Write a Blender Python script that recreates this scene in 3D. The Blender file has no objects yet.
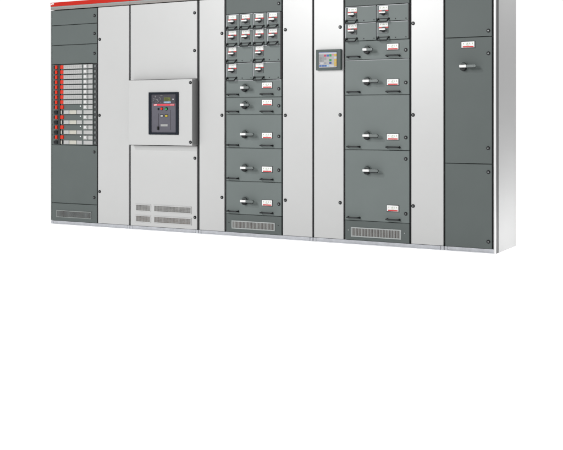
import bpy, bmesh, math, random
from mathutils import Vector
random.seed(4)
sc = bpy.context.scene
col = sc.collection

# ------------------------------------------------------------------ survey
# The row of cabinets stands along +X with its fronts at Y = 0 (metres).
F, CX, HY, YAW = 977.0, 281.5, 119.5, math.radians(29.0)
CAM = (6.753, -7.427, 1.035)
def S(x, d=0.0):
    """distance along the row of a survey reading x on a plane d in front of the doors"""
    dx = (x - CX) / F
    c, s = math.cos(YAW), math.sin(YAW)
    rx, ry = dx * c - s, dx * s + c
    t = (-d - CAM[1]) / ry
    return CAM[0] + t * rx
def Z(x, y, d=0.0):
    dx = (x - CX) / F
    ry = dx * math.sin(YAW) + math.cos(YAW)
    t = (-d - CAM[1]) / ry
    return CAM[2] - t * (y - HY) / F

# ------------------------------------------------------------------ materials
def mat(name, rgb, rough=0.5, metal=0.0, spec=0.5, noise=0.0, nscale=30, bump=0.0, bscale=400, emit=0.0, coat=0.0):
    m = bpy.data.materials.new(name); m.use_nodes = True
    nt = m.node_tree; b = nt.nodes['Principled BSDF']
    b.inputs['Base Color'].default_value = (*rgb, 1)
    b.inputs['Roughness'].default_value = rough
    b.inputs['Metallic'].default_value = metal
    b.inputs['Coat Weight'].default_value = coat; b.inputs['Coat Roughness'].default_value = .38
    b.inputs['Specular IOR Level'].default_value = spec
    tc = nt.nodes.new('ShaderNodeTexCoord')
    if noise:
        n = nt.nodes.new('ShaderNodeTexNoise'); n.inputs['Scale'].default_value = nscale
        n.inputs['Detail'].default_value = 5
        nt.links.new(tc.outputs['Object'], n.inputs['Vector'])
        r = nt.nodes.new('ShaderNodeMapRange')
        r.inputs['From Min'].default_value = 0.3; r.inputs['From Max'].default_value = 0.7
        r.inputs['To Min'].default_value = 1 - noise; r.inputs['To Max'].default_value = 1 + noise
        nt.links.new(n.outputs['Fac'], r.inputs['Value'])
        mx = nt.nodes.new('ShaderNodeVectorMath'); mx.operation = 'SCALE'
        mx.inputs[0].default_value = rgb
        nt.links.new(r.outputs['Result'], mx.inputs['Scale'])
        nt.links.new(mx.outputs['Vector'], b.inputs['Base Color'])
    if bump:
        n = nt.nodes.new('ShaderNodeTexNoise'); n.inputs['Scale'].default_value = bscale
        nt.links.new(tc.outputs['Object'], n.inputs['Vector'])
        bp = nt.nodes.new('ShaderNodeBump'); bp.inputs['Strength'].default_value = bump
        bp.inputs['Distance'].default_value = 0.001
        nt.links.new(n.outputs['Fac'], bp.inputs['Height'])
        nt.links.new(bp.outputs['Normal'], b.inputs['Normal'])
    if emit:
        b.inputs['Emission Color'].default_value = (*rgb, 1)
        b.inputs['Emission Strength'].default_value = emit
    return m

M = {}
M['white'] = mat('light_grey_paint', (.392, .394, .391), .34, coat=.25, spec=1.0, noise=.012, nscale=3, bump=.05)
M['grey'] = mat('dark_grey_paint', (.085, .099, .096), .5, spec=.2, noise=.03, nscale=4, bump=.12)
M['module'] = mat('module_grey_paint', (.122, .142, .138), .5, spec=.25, noise=.03, nscale=4, bump=.12)
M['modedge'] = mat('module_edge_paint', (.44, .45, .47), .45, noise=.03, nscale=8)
M['frame'] = mat('frame_dark', (.025, .027, .028), .6, noise=.1, nscale=20)
M['stile'] = mat('stile_grey', (.10, .11, .11), .5, noise=.05, nscale=10)
M['rail'] = mat('rail_grey', (.19, .175, .165), .5, noise=.04, nscale=6)
M['rail2'] = mat('rail_edge', (.20, .225, .22), .5, noise=.04, nscale=6)
M['red'] = mat('red_paint', (.37, .012, .005), .55, spec=.15, noise=.03, nscale=5)
M['redtab'] = mat('red_plastic', (.52, .024, .006), .5, spec=.2, noise=.05, nscale=60)
M['zinc'] = mat('galvanised_steel', (.39, .40, .425), .5, metal=.15, noise=.10, nscale=28, bump=.2, bscale=90)
M['side'] = mat('side_panel_paint', (.245, .245, .245), .5, metal=0., spec=.3, noise=.01, nscale=3)
M['profile'] = mat('corner_profile', (.58, .58, .58), .3, spec=.8, noise=.01, nscale=4)
M['groove'] = mat('groove_grey', (.022, .022, .022), .5, noise=.03, nscale=9)
M['black'] = mat('black_plastic', (.008, .009, .010), .45, spec=.25, noise=.1, nscale=60)
M['handle'] = mat('handle_plastic', (.010, .012, .013), .45, spec=.3, noise=.1, nscale=60)
M['lever'] = mat('lever_grey_plastic', (.098, .114, .111), .38, spec=.5, noise=.05, nscale=60)
M['dome'] = mat('dial_dome', (.07, .081, .079), .5, spec=.25, noise=.04, nscale=50)
M['chrome'] = mat('lock_insert', (.28, .29, .29), .35, metal=.3, noise=.03, nscale=90)
M['bright'] = mat('white_plastic', (.66, .66, .655), .5, noise=.02, nscale=50)
M['labelred'] = mat('label_red', (.46, .012, .012), .5, noise=.03, nscale=50)
M['mark'] = mat('label_print', (.28, .33, .21), .6, noise=.05, nscale=80)
M['slat'] = mat('grille_slat', (.23, .235, .23), .5, noise=.06, nscale=30)
M['slatw'] = mat('grille_slat_light', (.25, .25, .243), .5, noise=.2, nscale=22)
M['hole'] = mat('grille_backing', (.085, .075, .068), .8, noise=.3, nscale=18)
M['holew'] = mat('grille_mesh', (.15, .138, .13), .8, noise=.5, nscale=26)
M['agframe'] = mat('grille_frame_dark', (.17, .185, .18), .4, noise=.04, nscale=20)
M['holeb'] = mat('grille_mesh_brown', (.17, .125, .105), .8, noise=.3, nscale=40)
M['gframe'] = mat('grille_frame', (.30, .32, .315), .4, noise=.04, nscale=20)
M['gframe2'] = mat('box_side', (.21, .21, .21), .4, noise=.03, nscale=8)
M['strip'] = mat('fuse_cover', (.33, .33, .325), .4, noise=.05, nscale=40)
M['strip2'] = mat('fuse_cover_beige', (.38, .37, .325), .4, noise=.05, nscale=40)
M['button'] = mat('pale_button', (.50, .50, .495), .35, noise=.03, nscale=40)
M['bezel'] = mat('breaker_bezel', (.006, .009, .015), .4, spec=.15, noise=.1, nscale=30)
M['bface'] = mat('breaker_face', (.085, .083, .100), .5, spec=.2, noise=.05, nscale=20)
M['btop'] = mat('breaker_relay', (.045, .043, .052), .5, spec=.2, noise=.1, nscale=60)
M['lcd'] = mat('lcd_olive', (.085, .095, .018), .3, noise=.1, nscale=60)
M['green'] = mat('green_plastic', (.01, .28, .08), .35, noise=.03, nscale=40)
M['yellow'] = mat('yellow_plastic', (.42, .31, .015), .35, noise=.03, nscale=40)
M['brband'] = mat('breaker_red_band', (.50, .03, .05), .4, noise=.03, nscale=40)
M['hmi'] = mat('screen_housing', (.075, .092, .088), .6, spec=.2, noise=.04, nscale=20)
def scr(n, c): M[n] = mat('screen_' + n, tuple(v * .54 for v in c), .35, spec=.3, noise=.05, nscale=30, emit=.05)
for n, c in dict(s_bg=(.50,.50,.50), s_grey=(.36,.37,.38), s_dk=(.25,.25,.26), s_blue=(.04,.15,.48), s_red=(.6,.03,.12),
                 s_green=(.01,.35,.08), s_navy=(.03,.09,.35), s_yel=(.72,.48,.05), s_sky=(.45,.68,.9), s_pink=(.8,.25,.33),
                 s_white=(.66,.66,.68), s_bar=(.30,.36,.55)).items(): scr(n, c)

# ------------------------------------------------------------------ mesh helpers
class MB:
    def __init__(self): self.bm = bmesh.new(); self.mats = []
    def mi(self, m):
        if m not in self.mats: self.mats.append(m)
        return self.mats.index(m)
    def _take(self, b, m, smooth=False):
        i = self.mi(m); vm = {}
        for v in b.verts: vm[v] = self.bm.verts.new(v.co)
        for f in b.faces:
            try: nf = self.bm.faces.new([vm[v] for v in f.verts])
            except ValueError: continue
            nf.material_index = i; nf.smooth = smooth
        b.free()
    def box(self, x0, x1, y0, y1, z0, z1, m, bev=0.0, seg=2):
        b = bmesh.new()
        x0, x1 = sorted((x0, x1)); y0, y1 = sorted((y0, y1)); z0, z1 = sorted((z0, z1))
        bmesh.ops.create_cube(b, size=1)
        for v in b.verts:
            v.co = Vector((x0 if v.co.x < 0 else x1, y0 if v.co.y < 0 else y1, z0 if v.co.z < 0 else z1))
        bev = min(bev, .45 * min(x1 - x0, y1 - y0, z1 - z0))
        if bev > 0:
            bmesh.ops.bevel(b, geom=b.edges[:], offset=bev, segments=seg, affect='EDGES', profile=.5)
        self._take(b, m); return self
    def cyl(self, x, y0, y1, z, r, m, r2=None, n=28, bev=0.0):
        """disc / knob whose axis points out of the door (along Y); y1 is the outer end"""
        r2 = r if r2 is None else r2
        i = self.mi(m); rings = [(y0, r)]
        if bev: rings += [(y1 + (y0 - y1) * min(1, bev / abs(y1 - y0)), r2), (y1, r2 - bev)]
        else: rings += [(y1, r2)]
        vs = [[self.bm.verts.new((x + rr * math.cos(2*math.pi*k/n), yy, z + rr * math.sin(2*math.pi*k/n))) for k in range(n)] for yy, rr in rings]
        for a, b in zip(vs, vs[1:]):
            for k in range(n):
                f = self.bm.faces.new([a[k], a[(k+1) % n], b[(k+1) % n], b[k]]); f.material_index = i; f.smooth = False
        f = self.bm.faces.new(vs[-1]); f.material_index = i
        f = self.bm.faces.new(list(reversed(vs[0]))); f.material_index = i
        return self
    def tube(self, pts, r, m, n=12):
        i = self.mi(m); pts = [Vector(p) for p in pts]; rings = []
        for k, p in enumerate(pts):
            t = (pts[min(k+1, len(pts)-1)] - pts[max(k-1, 0)]).normalized()
            up = Vector((0, 0, 1)) if abs(t.z) < .9 else Vector((1, 0, 0))
            a = t.cross(up).normalized(); b = t.cross(a).normalized()
            rings.append([self.bm.verts.new(p + r * (a * math.cos(2*math.pi*q/n) + b * math.sin(2*math.pi*q/n))) for q in range(n)])
        for a, b in zip(rings, rings[1:]):
            for q in range(n):
                f = self.bm.faces.new([a[q], a[(q+1) % n], b[(q+1) % n], b[q]]); f.material_index = i; f.smooth = True
        for rg in (rings[0], rings[-1]):
            f = self.bm.faces.new(rg); f.material_index = i
        return self
    def poly(self, pts, y0, y1, m):
        """flat outline pts (x, z) pushed out from y0 to y1"""
        i = self.mi(m); a = [self.bm.verts.new((x, y0, z)) for x, z in pts]; b = [self.bm.verts.new((x, y1, z)) for x, z in pts]
        n = len(pts)
        for k in range(n):
            self.bm.faces.new([a[k], a[(k+1) % n], b[(k+1) % n], b[k]]).material_index = i
        self.bm.faces.new(a).material_index = i; self.bm.faces.new(b).material_index = i
        return self
    def text(self, s, x, z, y, h, m, align='LEFT', bold=0.0):
        cu = bpy.data.curves.new('lettering', 'FONT'); cu.body = s; cu.size = h; cu.align_x = align; cu.offset = bold; cu.extrude = .0004
        o = bpy.data.objects.new('lettering', cu); col.objects.link(o)
        dg = bpy.context.evaluated_depsgraph_get(); me = bpy.data.meshes.new_from_object(o.evaluated_get(dg))
        i = self.mi(m); off = len(self.bm.verts); vs = [self.bm.verts.new((x + v.co.x, y - v.co.z, z + v.co.y)) for v in me.vertices]
        for p in me.polygons:
            try: self.bm.faces.new([vs[k] for k in p.vertices]).material_index = i
            except ValueError: pass
        bpy.data.objects.remove(o); bpy.data.meshes.remove(me); bpy.data.curves.remove(cu)
        return self
    def build(self, name, parent=None, label=None):
        bmesh.ops.recalc_face_normals(self.bm, faces=self.bm.faces[:])
        cs = [v.co for v in self.bm.verts]
        lo = Vector([min(c[k] for c in cs) for k in range(3)]); hi = Vector([max(c[k] for c in cs) for k in range(3)])
        c = (lo + hi) / 2
        for v in self.bm.verts: v.co -= c
        me = bpy.data.meshes.new(name); self.bm.to_mesh(me); self.bm.free()
        for m in self.mats: me.materials.append(M[m])
        o = bpy.data.objects.new(name, me); col.objects.link(o)
        put(o, c, parent)
        if label: o['label'] = label
        return o
WORLD = {}
def put(o, c, parent):
    o.parent = parent
    o.location = Vector(c) - (WORLD[parent.name] if parent else Vector((0, 0, 0)))
    WORLD[o.name] = Vector(c)
def again(src, c, parent):
    """another of the same fitting (shares the mesh) centred at c"""
    o = src.copy(); col.objects.link(o); put(o, c, parent); return o
def cabinet(name, x, label):
    o = bpy.data.objects.new(name, None); col.objects.link(o); o.empty_display_size = .2
    o.location = (x, 0, G); WORLD[o.name] = Vector((x, 0, G))
    o['label'] = label; o['category'] = 'switchgear cabinet'; o['group'] = 'switchgear cabinets bolted together in a row'
    return o

# ------------------------------------------------------------------ shared fittings
DEPTH = .55
H_TOP, H_RED, H_DOOR, H_PL, G = 2.2, 2.16, 2.123, .027, -.006   # G: floor level
_lock = None
def lock(x, y, parent, d=0.0, name='lock'):
    global _lock
    X, Zz = S(x, d), Z(x, y, d)
    if _lock is None:
        mb = MB().cyl(X, -d + .001, -d - .007, Zz, .0145, 'black', bev=.003)
        mb.cyl(X, -d - .0071, -d - .0085, Zz, .0048, 'chrome', n=16)
        mb.box(X - .0012, X + .0012, -d - .0086, -d - .0092, Zz - .0035, Zz + .0035, 'black')
        _lock = mb.build(name, parent); _lock_c = WORLD[_lock.name]; _lock['off'] = _lock_c.y + d
        return _lock
    return again(_lock, (X, -d + _lock['off'], Zz), parent)

def handle(x0, x1, z, parent, small=False):
    """bow handle; x0, x1 in metres where it is screwed on"""
    mb = MB(); out = -.032 if small else -.034
    dz = -.026 if small else .002; q = .005
    pts = [(x0, .0, z)]
    for k in range(5):
        a = k / 4 * math.pi / 2
        pts.append((x0 + q - q * math.cos(a), out + q - q * math.sin(a), z + dz * (.6 + .1 * k)))
    for k in range(5):
        a = math.pi / 2 - k / 4 * math.pi / 2
        pts.append((x1 - q + q * math.cos(a), out + q - q * math.sin(a), z + dz * (1 - .1 * k)))
    pts.append((x1, .0, z))
    mb.tube(pts, .0058 if small else .0062, 'handle')
    for x in (x0, x1): mb.cyl(x, .001, -.008, z, .0095, 'black', r2=.0080, n=18, bev=.002)
    if small: mb.box(x0 - .002, x1 + .004, .0005, -.005, z - .002, z + .004, 'black', .001)
    return mb.build('handle', parent)

def rotary(X, z, left, right, parent):
    """pistol-grip switch handle: black dial with a lever whose left end is white"""
    mb = MB()
    c = X - .010
    mb.cyl(c, .0, -.005, z + .005, .037, 'module', bev=.002)
    mb.cyl(c, -.005, -.024, z + .005, .030, 'dome', r2=.027, bev=.004)
    mb.cyl(c + .001, -.004, -.034, z - .010, .027, 'black', r2=.024, bev=.003)  # black lower dial, also stands in for the shadow below the lever
    # lever: rounded bar
    w = .0145; split = X - left + (left + right) * .43
    mb.box(X - left, split, -.036, -.062, z - .0095, z + .0115, 'bright', .005, 3)
    mb.box(split, X + right - .012, -.037, -.061, z - w + .003, z + w - .003, 'lever', .004, 3)
    mb.box(split, X + right - .010, -.037, -.055, z - w - .002, z - w + .003, 'black', .001)
    pts = []
    for k in range(13):
        a = -math.pi / 2 + math.pi * k / 12
        pts.append((X + right - .014 + .0135 * math.cos(a), z + .0115 * math.sin(a)))
    mb.poly(pts, -.038, -.0605, 'lever')
    mb.cyl(c, -.03, -.04, z, .016, 'black')
    return mb.build('rotary_switch', parent)

def label_plate(x0, x1, z0, z1, parent, d=0.0):
    mb = MB()
    mb.box(x0 - .004, x1 + .007, -d, -d - .002, z0 - .006, z1 + .004, 'frame', .0008)
    mb.box(x0, x1, -d - .002, -d - .0035, z0, z1, 'bright', .0006)
    w, h = x1 - x0, z1 - z0
    mb.box(x0 + .10*w, x1 - .06*w, -d - .0035, -d - .0042, z0 + .03*h, z0 + .24*h, 'labelred')
    for f, a, b in ((.14, .56, .78), (.37, .54, .66), (.46, .54, .80), (.60, .60, .80), (.64, .54, .62), (.82, .54, .78)):
        mb.box(x0 + f*w, x0 + (f + .05)*w, -d - .0035, -d - .0041, z0 + a*h, z0 + b*h, 'mark')
    mb.box(x0 + .40*w, x0 + .58*w, -d - .0035, -d - .0041, z0 + .36*h, z0 + .43*h, 'mark')
    return mb.build('label_plate', parent)

def small_face(px, z_top, parent, k=1.0):
    """switch plate of the small modules; px = left edge of its label (m)"""
    w = .079 * k
    z = z_top
    mb = MB()
    mb.box(px, px + w, .0, -.003, z - .034, z, 'bright', .0006)
    for f, a, b in ((.15, .020, .010), (.37, .020, .014), (.48, .019, .009), (.62, .020, .013), (.82, .020, .010)):
        mb.box(px + f*w, px + (f + .055)*w, -.003, -.0036, z - a, z - b, 'mark')
    mb.build('label_plate', parent)
    mb = MB()
    mb.box(px - .003, px + .36*w, .0, -.004, z - .0435, z - .0345, 'labelred')
    mb.box(px + .60*w, px + w + .003, .0, -.004, z - .0435, z - .0345, 'labelred')
    mb.box(px, px + w, .0, -.005, z - .088, z - .044, 'stile', .002)
    mb.cyl(px + .52*w, -.001, -.010, z - .058, .024, 'stile', bev=.002)
    mb.cyl(px + .52*w, -.010, -.026, z - .060, .019, 'black', r2=.016, bev=.002)
    cx, cz = px + .46*w, z - .055
    mb.box(cx - .024, cx + .030, -.022, -.038, cz - .0068, cz + .0068, 'bright', .003, 3)
    mb.box(cx - .020, cx + .026, -.022, -.034, cz - .016, cz - .0072, 'black', .002)
    mb.build('rotary_switch', parent)

def grille(x0, x1, z0, z1, parent, n, name='vent_grille', hole='hole', slat='slat', d=0.0, fr='gframe', rows=1):
    mb = MB(); b = .009
    mb.box(x0 + b, x1 - b, -d + .001, -d - .0005, z0 + b, z1 - b, hole)
    mb.box(x0, x1, -d, -d - .005, z1 - b, z1, fr, .0015); mb.box(x0, x1, -d, -d - .005, z0, z0 + b, fr, .0015)
    mb.box(x0, x0 + b, -d, -d - .0047, z0 + b, z1 - b, fr, .001); mb.box(x1 - b, x1, -d, -d - .0047, z0 + b, z1 - b, fr, .001)
    p = (x1 - x0 - 2*b) / n
    for k in range(n):
        c = x0 + b + (k + .5) * p
        mb.box(c - p*.24, c + p*.24, -d - .0006, -d - .0035, z0 + b, z1 - b, slat)
    for r in range(1, rows):
        zz = z0 + b + (z1 - z0 - 2*b) * r / rows
        mb.box(x0 + b, x1 - b, -d - .0036, -d - .0044, zz - .0012, zz + .0012, slat)
    return mb.build(name, parent)

def door(x0, x1, z0, z1, m, parent, name='door', label=None):
    """x0, x1 in metres"""
    mb = MB(); mb.box(x0, x1, .022, 0, z0, z1, m, .0028, 2)
    return mb.build(name, parent, label)

def body(x0, x1, parent, right_end=False):
    mb = MB(); mb.box(x0, x1, .021, DEPTH, H_PL + .001, H_DOOR - .001, 'frame', .001)
    mb.build('carcass', parent)
    mb = MB(); mb.box(x0, x1, -.002, DEPTH, H_DOOR + .004, H_RED - .012, 'rail', .001); mb.box(x0, x1, -.001, DEPTH, H_RED - .0125, H_RED, 'rail2')
    mb.build('top_rail', parent)
    mb = MB(); mb.box(x0, x1, -.006, DEPTH, H_RED + .0005, H_TOP, 'red', .001)
    mb.build('header_strip', parent)
    mb = MB()
    mb.box(x0 + .012, x1 - .03, .003, DEPTH - .02, G, H_PL, 'zinc', .002)
    mb.box(x0 + .002, x0 + .028, -.001, .05, G, H_PL + .0005, 'zinc', .002)
    mb.box(x1 - .026, x1 - .002, -.001, .05, G, H_PL + .0005, 'zinc', .002)
    mb.box(x0 + .03, x1 - .03, -.001, .0028, G, G + .008, 'zinc', .001)
    mb.build('plinth', parent)

def stile(x0, x1, parent, m='stile', z0=None, z1=None, y=.004):
    mb = MB(); mb.box(x0, x1, .0205, y, z0 or H_PL + .002, z1 or H_DOOR - .002, m, .001)
    return mb.build('stile', parent)

def screws(pts, parent, m='chrome'):
    for x, y in pts:
        MB().cyl(S(x), .001, -.002, Z(x, y), .0045, m, n=12).build('screw', parent)

Xs = [S(50.9), S(130.0), S(198.4), S(313.1), S(444.3), S(496.2)]
GAP = .005
zb, zt = H_PL + .003, H_DOOR - .003

# ================================================================== 1: fuse strips + cable door
A = cabinet('fuse_strip_cabinet', Xs[0], 'leftmost cabinet, grey and white, with a stack of red-tabbed fuse switch strips')
body(Xs[0], Xs[1] - .002, A)
stile(Xs[0] - .004, Xs[0] + .003, A, 'gframe', y=.002)
a0, a1 = S(52.1), S(96.9)
zs = [H_DOOR - .003, 1.970, 1.772, 1.582]
for k in range(3):
    d = door(a0, a1, zs[k+1] + GAP/2, zs[k] - GAP/2, 'grey', A)
    lock(94.6, (15.8, 33.6, 53.5)[k], d)
d = door(a0, a1, .205 + GAP/2, .780, 'grey', A)
lock(94.3, 152, d); lock(94.3, 197.6, d)
d = door(a0, a1, zb, .205 - GAP/2, 'grey', A, 'vent_panel')
grille(S(56.5), S(91.6), .063, .135, d, 30, rows=5, slat='stile', fr='agframe')
stile(a1 + .003, a1 + .006, A, 'groove')
d = door(S(98.0), S(128.9), zb, zt, 'white', A)
for x, y in ((99.8, 39.5), (99.6, 115.4), (99.7, 191.6)): lock(x, y, d)
# recess behind the strips
MB().box(a0, a1, .0205, .012, .784, 1.578, 'stile').build('mounting_plate', A)
pitch = (1.578 - .784) / 16
def strip_unit(row, double):
    z1 = 1.578 - row * pitch; z0 = z1 - pitch * (2 if double else 1)
    mb = MB(); g = .0022
    mb.box(S(52.6), S(58.3), .012, -.004, z0 + g, z1 - g, 'grey', .002)
    mb.box(S(63.3), S(93.5), .012, -.004, z0 + g, z1 - g, 'grey', .002)
    u = mb.build('fuse_switch_strip', A)
    rows = [(z1 - pitch, z1)] + ([(z0, z1 - pitch)] if double else [])
    for i, (c0, c1) in enumerate(rows):
        h = c1 - c0; red = i == 0; D = .02
        # side grip (short, dark inner half) and main tab
        mb = MB(); mb.box(S(54.6), S(56.2), -.003, -.016, c0 + .2*h, c1 - .2*h, 'black', .002)
        mb.box(S(56.2), S(58.0), -.003, -.018, c0 + .14*h, c1 - .14*h, 'redtab' if red else 'black', .002)
        mb.build('side_grip', u)
        mb = MB(); mb.box(S(60.2, .012), S(63.3, .012), .011, -.012, c0 + .17*h, c1 - .13*h, 'redtab' if red else 'black', .002)
        if red: mb.box(S(60.6, .012), S(62.9, .012), -.012, -.0135, c0 + .45*h, c0 + .55*h, 'labelred')
        else: mb.box(S(60.9, .012), S(61.9, .012), -.012, -.0135, c0 + .16*h, c1 - .16*h, 'strip2', .0005)
        mb.build('switch_tab', u)
        if red and not double:
            mb = MB(); mb.box(S(63.7), S(82.4), -.003, -.009, c0 + .14*h, c1 - .12*h, 'strip', .0015)
            for k in range(1, 9):
                x = S(63.7) + (S(82.4) - S(63.7)) * k / 9
                mb.box(x - .0012, x + .0012, -.0085, -.0098, c0 + .2*h, c1 - .2*h, 'slat')
            mb.box(S(63.9), S(82.2), -.0085, -.0100, c0 + .48*h, c0 + .54*h, 'slatw')
            mb.build('fuse_cover', u)
        if red and double:
            MB().cyl(S(80.8), -.003, -.007, c1 - .30*h, .006, 'bright', n=14).build('indicator', u)
        if not red:
            mb = MB(); x0, x1 = S(63.7), S(82.4)
            mb.box(x0, x0 + .30*(x1-x0), -.003, -.008, c0 + .14*h, c1 - .12*h, 'strip', .001)
            mb.box(x0 + .33*(x1-x0), x0 + .70*(x1-x0), -.003, -.008, c0 + .14*h, c1 - .12*h, 'strip2', .001)
            mb.box(x0 + .73*(x1-x0), x1, -.003, -.008, c0 + .14*h, c1 - .12*h, 'strip', .001)
            mb.build('fuse_cover', u)
            MB().box(S(84.0), S(93.0), -.003, -.008, c0 + .14*h, c1 - .12*h, 'strip', .001).build('label_plate', u)
        else:
            mb = MB(); mb.box(S(83.8), S(88.0), -.003, -.008, c0 + .12*h, c1 - .12*h, 'strip', .001)
            mb.box(S(84.6), S(87.0), -.008, -.013, c0 + .3*h, c1 - .2*h, 'button', .003)
            mb.build('push_button', u)
            MB().box(S(88.7), S(93.0), -.003, -.008, c0 + .12*h, c1 - .12*h, 'strip', .001).build('label_plate', u)
for r in range(8): strip_unit(r, False)
for r in range(4): strip_unit(8 + 2*r, True)
MB().box(S(58.6), S(60.1), .0115, -.004, .786, 1.576, 'frame', .002).build('guide_rail', A)
mb = MB(); mb.box(S(94.0), S(96.7), .0115, .002, .786, 1.576, 'frame', .001)
for k in range(16):
    z = 1.578 - (k + .5) * pitch
    mb.box(S(94.3), S(96.1), .002, -.004, z - .012, z + .012, 'stile', .001)
mb.build('latch_rail', A)
# maker's mark on the header strip
hd = [o for o in A.children if o.name.startswith('header_strip')][0]
MB().text('ABB', S(51.3), 2.176, -.0068, .0235, 'bright', bold=.0012).build('logo', hd)

# ================================================================== 2: circuit breaker cabinet
B = cabinet('circuit_breaker_cabinet', Xs[1], 'white switchgear cabinet with a protruding door box framing the circuit breaker')
body(Xs[1], Xs[2] - .002, B)
b0, b1 = S(130.6), S(196.9)
d = door(b0, b1, 1.408, zt, 'white', B); lock(194.6, 13, d); lock(194.6, 50.7, d)
d = door(b0, b1, zb, .790, 'white', B); lock(195, 158.2, d); lock(195, 217.4, d)
for (x0, x1) in ((135.6, 151.0), (153.7, 191.6)):
    for (z0, z1) in ((.168, .236), (.064, .132)):
        grille(S(x0), S(x1), z0, z1, d, max(12, int((x1 - x0) * 1.1)), hole='holew' if z0 > .1 else 'holeb', slat='slatw', fr='white', rows=4)
PR = .075
mb = MB(); mb.box(b0 + .034, b1 - .004, .0205, -PR, .797, 1.402, 'white', .003, 3); mb.box(b0, b0 + .036, .020, 0, .7975, 1.4015, 'white', .001)
bx = mb.build('breaker_door', B, 'box-shaped door standing proud of the cabinet')
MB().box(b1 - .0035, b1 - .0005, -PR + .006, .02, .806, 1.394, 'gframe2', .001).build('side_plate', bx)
lock(190.5, 82.7, bx, PR); lock(190.5, 142.3, bx, PR)
def P(x): return S(x, PR)
def Q(x, y): return Z(x, y, PR)
def rect(mb, x0, y0, x1, y1, a, b, m, bev=0.0):
    xm = (x0 + x1) / 2
    mb.box(P(x0), P(x1), -PR - a, -PR - b, Q(xm, y1), Q(xm, y0), m, bev)
mb = MB(); X0, X1 = P(149.2), P(178.8); Z1, Z0 = Q(164, 92.3), Q(164, 134.7)
w = .028
mb.box(X0, X0 + w, -PR, -PR - .012, Z0, Z1, 'bezel', .003); mb.box(X1 - w, X1, -PR, -PR - .012, Z0, Z1, 'bezel', .003)
mb.box(X0 + w, X1 - w, -PR, -PR - .0115, Z1 - .02, Z1, 'bezel', .003); mb.box(X0 + w, X1 - w, -PR, -PR - .0115, Z0, Z0 + .02, 'bezel', .003)
mb.box(X0 + w, X1 - w, -PR + .001, -PR - .003, Z0 + .02, Z1 - .02, 'bface')
br = mb.build('circuit_breaker', B)
mb = MB(); rect(mb, 152.5, 94.3, 175.7, 103.4, .003, .006, 'btop', .001)
rr = random.Random(3)
for k in range(26):
    x = rr.uniform(153.4, 162.6); y = rr.uniform(95.2, 102.4); mb.cyl(P(x), -PR - .006, -PR - .0072, Q(x, y), rr.uniform(.0018, .0034), rr.choice(['slatw', 'slat', 'chrome']), n=8)
mb.cyl(P(173.6), -PR - .006, -PR - .009, Q(173.6, 99.4), .0065, 'button', n=16)
mb.build('protection_relay', br)
mb = MB(); rect(mb, 164.4, 97.5, 170.9, 101.4, .0062, .0080, 'lcd', .0006)
for k in range(3): rect(mb, 165.2, 98.3 + k, 165.2 + rr.uniform(2, 5), 98.55 + k, .008, .0084, 'bezel')
mb.build('display', br)
mb = MB(); rect(mb, 164.2, 101.6, 171.1, 103.0, .0062, .0075, 's_sky', .0005)
for k in range(4): rect(mb, 164.7 + k*1.6, 101.9, 165.6 + k*1.6, 102.7, .0075, .0082, 's_bar')
mb.build('key_row', br)
mb = MB(); rect(mb, 154.0, 104.0, 174.8, 105.9, .003, .0058, 'brband', .0005)
mb.text('ABB', P(154.6), Q(156, 105.7), -PR - .0063, .017, 'bright', bold=.0006)
for k in range(5): rect(mb, 170.6 + k*.75, 104.5, 171.1 + k*.75, 105.3, .0058, .0063, 'strip')
mb.build('name_band', br)
def btn(x, y, m, r, name, tri=False):
    mb = MB(); X, Zz = P(x), Q(x, y)
    mb.cyl(X, -PR - .003, -PR - .005, Zz, r + .003, 'bezel', n=24)
    if tri: mb.poly([(X - r, Zz - r*.8), (X + r, Zz - r*.8), (X, Zz + r)], -PR - .005, -PR - .010, m)
    else: mb.cyl(X, -PR - .005, -PR - .011, Zz, r, m, n=24, bev=.002)
    mb.build(name, br)
btn(162.0, 108.8, 'redtab', .012, 'push_button'); btn(166.6, 108.8, 'green', .0135, 'push_button', True)
btn(158.7, 109.1, 'black', .008, 'key_switch')
for x, m in ((162.0, 'strip'), (166.6, 'yellow')):
    mb = MB(); rect(mb, x - 1.7, 114.6, x + 1.7, 117.2, .003, .0045, 'bezel'); rect(mb, x - 1.2, 115.1, x + 1.2, 116.8, .0045, .006, m, .0006)
    mb.build('status_flag', br)
mb = MB(); rect(mb, 160.8, 124.2, 167.9, 126.4, .003, .0042, 'slat', .0004)
for k in range(6): rect(mb, 161.4 + k, 124.8, 162.0 + k, 125.6, .0042, .0047, 'strip')
mb.build('label_plate', br)
mb = MB(); rect(mb, 158.4, 113.5, 158.9, 126.5, .003, .0045, 'btop'); rect(mb, 157.8, 126.6, 159.4, 129.9, .003, .016, 'black', .002)
mb.build('charging_lever', br)
mb = MB()
rect(mb, 170.5, 110, 171, 130, .003, .004, 'btop')
mb.build('face_rib', br)

# ================================================================== 3: drawer column between white doors
C = cabinet('drawer_cabinet', Xs[2], 'middle cabinet with eight smallest drawer modules in two rows of four, between white doors')
body(Xs[2], Xs[3] - .002, C)
d = door(S(199.4), S(224.4), zb, zt, 'white', C)
for y in (33.5, 115.3, 197.4): lock(222, y, d)
d = door(S(282.9), S(312.2), zb, zt, 'white', C)
for y in (29.9, 115.4, 200.2): lock(285.4, y, d)

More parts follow.
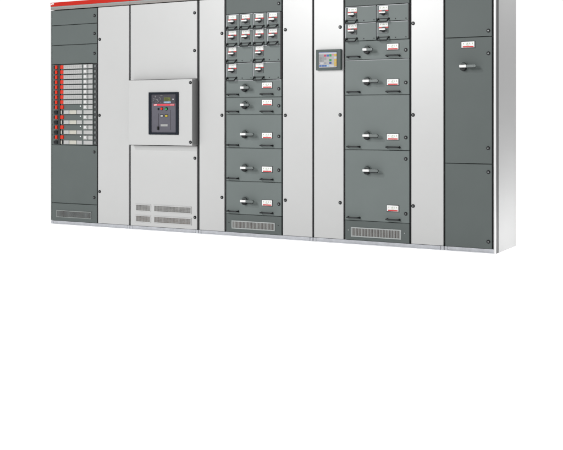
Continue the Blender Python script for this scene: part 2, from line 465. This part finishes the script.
def full_module(parent, x0, x1, zlo, zhi, kx, kz, left, right, hx, lx, lz, locks, xr=None, hand=True, m='module', name='withdrawable_module'):
    mb = MB(); mb.box(x0, x1, .022, 0, zlo + .0016, zhi - .0016, m, .0024)
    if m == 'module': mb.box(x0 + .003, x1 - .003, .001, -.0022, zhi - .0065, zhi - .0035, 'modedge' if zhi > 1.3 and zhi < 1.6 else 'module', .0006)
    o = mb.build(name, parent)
    rotary(S(kx), kz, left, right, o)
    label_plate(S(lx[0]), S(lx[1]), lz - .024, lz + .024, o)
    for x, y in locks: lock(x, y, o)
    if hand:
        for h0, h1 in hx: handle(S(h0), S(h1), zlo + .024, o)
    return o
def small_module(parent, x0, x1, zlo, zhi, lab, hw=None, marks=False):
    mb = MB(); mb.box(x0, x1, .022, 0, zlo + .0025, zhi - .0025, 'module', .0028)
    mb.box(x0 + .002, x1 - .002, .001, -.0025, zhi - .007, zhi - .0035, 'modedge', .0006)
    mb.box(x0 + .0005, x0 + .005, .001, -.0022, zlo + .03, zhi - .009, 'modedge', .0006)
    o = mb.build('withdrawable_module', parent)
    small_face(lab, zhi - .011, o)
    handle(x0 + .014, x0 + .014 + .092, zlo + .022, o, True)
    if marks:
        for f in (.60, .93):
            X = x0 + f * (x1 - x0); MB().cyl(X, .001, -.003, zlo + .017, .0045, 'black', n=12).build('screw', o)
    return o
c0, c1 = S(226.2), S(281.4)
zc = [1.975, 1.837, 1.689, 1.541, 1.385, 1.232, 1.080, .782, .486, .192]
d = door(c0, c1, zc[0] + GAP/2, zt, 'grey', C); lock(278.8, 3.6, d)
stile(c1 - .012, c1 - .001, C, 'groove', zc[4] + .004, zc[0] - .002, .003)
bx4 = [226.2, 239.7, 253.2, 266.9, 280.4]; lb4 = [228.8, 242.1, 255.8, 269.2]
for r in range(2):
    for k in range(4):
        small_module(C, S(bx4[k]) + .002, S(bx4[k+1]) - .003, zc[r+1], zc[r], S(lb4[k]))
for r in (2, 3):
    for k in (0, 2):
        small_module(C, S(bx4[k]) + .002, S(bx4[k+2]) - .003, zc[r+1], zc[r], S(lb4[k]), marks=True)
hx = ((228.5, 238.4), (261.8, 272.7))
for r in range(4, 9):
    zlo, zhi = zc[r+1], zc[r]; short = r < 6
    full_module(C, c0, c1, zlo, zhi, 246.2, zlo + (.083 if short else .122), .029, .062 if short else .107, hx,
                (262.1, 272.2), zlo + (.103 if short else .112), [(278.9, {4: 88.9, 5: 105.9, 6: 136.4, 7: 170.2, 8: 204.1}[r])])
d = door(c0, c1, zb, .192 - .002, 'grey', C, 'vent_panel')
grille(S(231.8), S(275.0), .061, .134, d, 30)
screws([(229, 222.3), (278.2, 225.4)], d, 'black')

# ================================================================== 4: touch screen + drawer column
D = cabinet('drawer_cabinet', Xs[3], 'cabinet with a colour touch screen on its white door beside grey drawer modules')
body(Xs[3], Xs[4] - .002, D)
d = door(S(314.0), S(343.4), zb, zt, 'white', D)
for y in (27.2, 115, 202.7): lock(340.2, y, d)
hm = .03
hx0, hx1 = S(315.8, hm), S(340.6, hm)
hz1, hz0 = Z(328, 49.5, hm), Z(328, 70.2, hm)
mb = MB(); mb.box(hx0, hx1, .0, -hm, hz0, hz1, 'hmi', .004, 3)
ts = mb.build('touch_screen', D)
sx0, sx1 = S(318.9, hm), S(336.8, hm); sz1, sz0 = Z(328, 52.2, hm), Z(328, 67.6, hm)
mb = MB(); mb.box(sx0 - .003, sx1 + .003, -hm + .001, -hm - .001, sz0 - .003, sz1 + .003, 'bezel')
mb.box(sx0, sx1, -hm - .001, -hm - .002, sz0, sz1, 's_bg')
def sr(u0, v0, u1, v1, m, lift=0):
    W, Hh = sx1 - sx0, sz1 - sz0
    mb.box(sx0 + u0*W, sx0 + u1*W, -hm - .002 - lift, -hm - .0026 - lift, sz1 - v1*Hh, sz1 - v0*Hh, m)
sr(0, 0, 1, .05, 's_bar'); sr(0, .05, 1, .13, 's_white')
sr(.0, .15, .27, .22, 's_grey'); sr(.02, .26, .28, .62, 's_grey')
for k in range(6): sr(.05, .29 + .055*k, .05 + .08 + .03*(k % 3), .315 + .055*k, 's_dk', .0006)
sr(.29, .16, .42, .29, 's_red'); sr(.44, .16, .57, .29, 's_blue'); sr(.59, .14, .71, .29, 's_green'); sr(.74, .13, .82, .23, 's_pink')
sr(.59, .45, .71, .60, 's_green'); sr(.59, .64, .71, .77, 's_navy')
sr(.86, .13, 1, .28, 's_yel'); sr(.86, .31, 1, .44, 's_white'); sr(.86, .46, 1, .92, 's_yel')
for k in range(3): sr(.86, .60 + .12*k, 1, .612 + .12*k, 's_white', .0006)
sr(.30, .34, .42, .50, 's_grey'); sr(.46, .36, .56, .40, 's_pink'); sr(.30, .66, .42, .76, 's_grey'); sr(.0, .67, .06, .77, 's_grey'); sr(.09, .66, .27, .78, 's_white')
for k in range(3): sr(.02 + .145*k, .83, .145 + .145*k, .94, 's_blue')
sr(.46, .83, .56, .94, 's_sky'); sr(.59, .82, .84, .97, 's_white')
mb.build('screen', ts)

d = door(S(411.3), S(443.4), zb, zt, 'white', D)
for y in (23.5, 115, 206): lock(413.1, y, d)
d0, d1 = S(345.2), S(409.2)
zd = [1.978, 1.840, 1.688, 1.531, 1.238, .783, .193]
door(d0, d1, zd[0] + GAP/2, zt, 'grey', D)
stile(d1 - .009, d1 - .001, D, 'groove', zd[2] + .004, zd[0] - .002, .003)
for r in range(2):
    for x0, x1, lb in ((345.2, 376.4, 348.2), (376.6, 408.4, 379.2)):
        small_module(D, S(x0) + .002, S(x1) - .002, zd[r+1], zd[r], S(lb), marks=True)
hxd = ((348.4, 359.6), (387.4, 399.6))
kys = {2: 50.0, 3: 81.2, 4: 135.6, 5: 170.3}; lys = {2: 46.8, 3: 82.2, 4: 136.8, 5: 208.4}
lks = {2: [50.0], 3: [82.6], 4: [137.6], 5: [159.0, 213.8]}
for r in range(2, 6):
    full_module(D, d0, d1, zd[r+1], zd[r], 368.6, Z(368.6, kys[r]) , .030, .060 if r == 2 else .109, hxd,
                (387.1, 398.5), Z(392.8, lys[r]), [(405.8, y) for y in lks[r]])
d = door(d0, d1, zb, .193 - .002, 'grey', D, 'vent_panel')
grille(S(351), S(401.4), .057, .137, d, 32)
screws([(348.4, 229.9), (404.6, 233.2)], d)

# ================================================================== 5: plain end cabinet
E = cabinet('end_cabinet', Xs[4], 'narrow grey cabinet with plain doors and one rotary handle, at right end of row')
X5 = S(496.4)
mb = MB(); mb.box(Xs[4], X5 - .004, .021, DEPTH, H_PL + .001, H_DOOR - .001, 'groove', .001); mb.build('carcass', E)
mb = MB(); mb.box(Xs[4], X5, -.002, DEPTH, H_DOOR + .004, H_RED, 'rail', .001); mb.build('top_rail', E)
mb = MB(); mb.box(Xs[4], X5, -.006, DEPTH, H_RED + .0005, H_TOP, 'red', .001); mb.build('header_strip', E)
mb = MB(); mb.box(Xs[4] + .012, X5 - .012, .003, DEPTH - .02, G, H_PL, 'zinc', .002); mb.box(Xs[4] + .002, Xs[4] + .028, -.001, .05, G, H_PL + .0005, 'zinc', .002)
mb.box(Xs[4] + .03, X5 - .012, -.001, .0028, G, G + .008, 'zinc', .001); mb.build('plinth', E)
e0, e1 = S(445.2), S(491.9)
lks = [[(488.4, 30.8)], [(488.4, 53.4), (488.2, 148.2)], [(488.4, 172.1), (488.4, 241.7)]]
ze = [zt, 1.681, .688, zb]
for k in range(3):
    o = door(e0, e1, ze[k+1] + (.0025 if k < 2 else 0), ze[k] - (.0025 if k else 0), 'grey', E)
    for x, y in lks[k]: lock(x, y, o)
    if k == 1:
        rotary(S(465.0), Z(465, 66.6), .028, .106, o)
        z = Z(468, 44.7); label_plate(S(461.6), S(474.5), z - .023, z + .023, o)
mb = MB(); mb.box(S(493.6), S(496.0), .009, -.002, G + .0005, H_DOOR, 'profile', .0045, 4); mb.build('corner_profile', E)
mb = MB(); mb.box(X5 - .0055, X5 - .001, .0095, .0535, G + .0005, H_DOOR, 'groove', .001); mb.build('side_groove', E)
mb = MB(); mb.box(X5 - .0035, X5 + .002, .054, DEPTH, G + .0005, H_DOOR + .03, 'side', .002, 2); mb.build('side_panel', E)

# ------------------------------------------------------------------ floor
fm = mat('white_glow_floor', (.88, .88, .88), .7, spec=.2, noise=.004, nscale=2, emit=.75)  # emission added so the floor stays pure white, without contact shadow
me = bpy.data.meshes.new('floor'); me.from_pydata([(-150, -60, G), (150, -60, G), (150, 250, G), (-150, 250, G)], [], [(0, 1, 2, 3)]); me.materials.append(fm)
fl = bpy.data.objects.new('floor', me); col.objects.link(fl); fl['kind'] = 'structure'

# ------------------------------------------------------------------ light
w = bpy.data.worlds.new('World'); sc.world = w; w.use_nodes = True
nt = w.node_tree; bg = nt.nodes['Background']
tc = nt.nodes.new('ShaderNodeTexCoord'); sp = nt.nodes.new('ShaderNodeSeparateXYZ')
nt.links.new(tc.outputs['Generated'], sp.inputs['Vector'])
mr = nt.nodes.new('ShaderNodeMapRange'); mr.interpolation_type = 'SMOOTHSTEP'
mr.inputs['From Min'].default_value = -.3; mr.inputs['From Max'].default_value = .35
mr.inputs['To Min'].default_value = .15; mr.inputs['To Max'].default_value = 1.02
nt.links.new(sp.outputs['Y'], mr.inputs['Value']); nt.links.new(mr.outputs['Result'], bg.inputs['Strength'])
bg.inputs['Color'].default_value = (1, 1, 1, 1)

def area(name, loc, target, size, power, sy=None):
    l = bpy.data.lights.new(name, 'AREA'); l.energy = power; l.size = size
    if sy: l.shape = 'RECTANGLE'; l.size_y = sy
    o = bpy.data.objects.new(name, l); col.objects.link(o); o.location = loc
    o.rotation_euler = (Vector(target) - Vector(loc)).to_track_quat('-Z', 'Y').to_euler()
    return o
area('key_softbox', (-.2, -9.3, 3.95), (2.8, 0, 1.3), 4.6, 525, 2.6)
area('key_lamp', (-1.6, -8.3, 6.6), (3.6, 0, 1.2), .4, 340)
area('side_low_fill', (5.35, .35, .06), (4.55, .35, .12), .6, 12.5, .1)  # unseen fill, added to brighten the foot of the side panel
area('side_high_fill', (5.3, .3, 3.1), (4.55, .3, 2.2), .5, 26)  # added out of view to lift the upper side panel

# ------------------------------------------------------------------ camera
cd = bpy.data.cameras.new('camera'); cam = bpy.data.objects.new('camera', cd); col.objects.link(cam)
cam.location = CAM; cam.rotation_euler = (math.radians(90), 0, YAW)
cd.sensor_fit = 'HORIZONTAL'; cd.sensor_width = 36; cd.lens = 36 * F / 563
cd.shift_y = -(225 - HY) / 563; cd.clip_end = 1000; cd.clip_start = .05
sc.camera = cam
sc.view_settings.view_transform = 'Standard'; sc.view_settings.look = 'None'; sc.view_settings.exposure = 0; sc.view_settings.gamma = 1
for o in col.objects:
    if 'off' in o.keys(): del o['off']
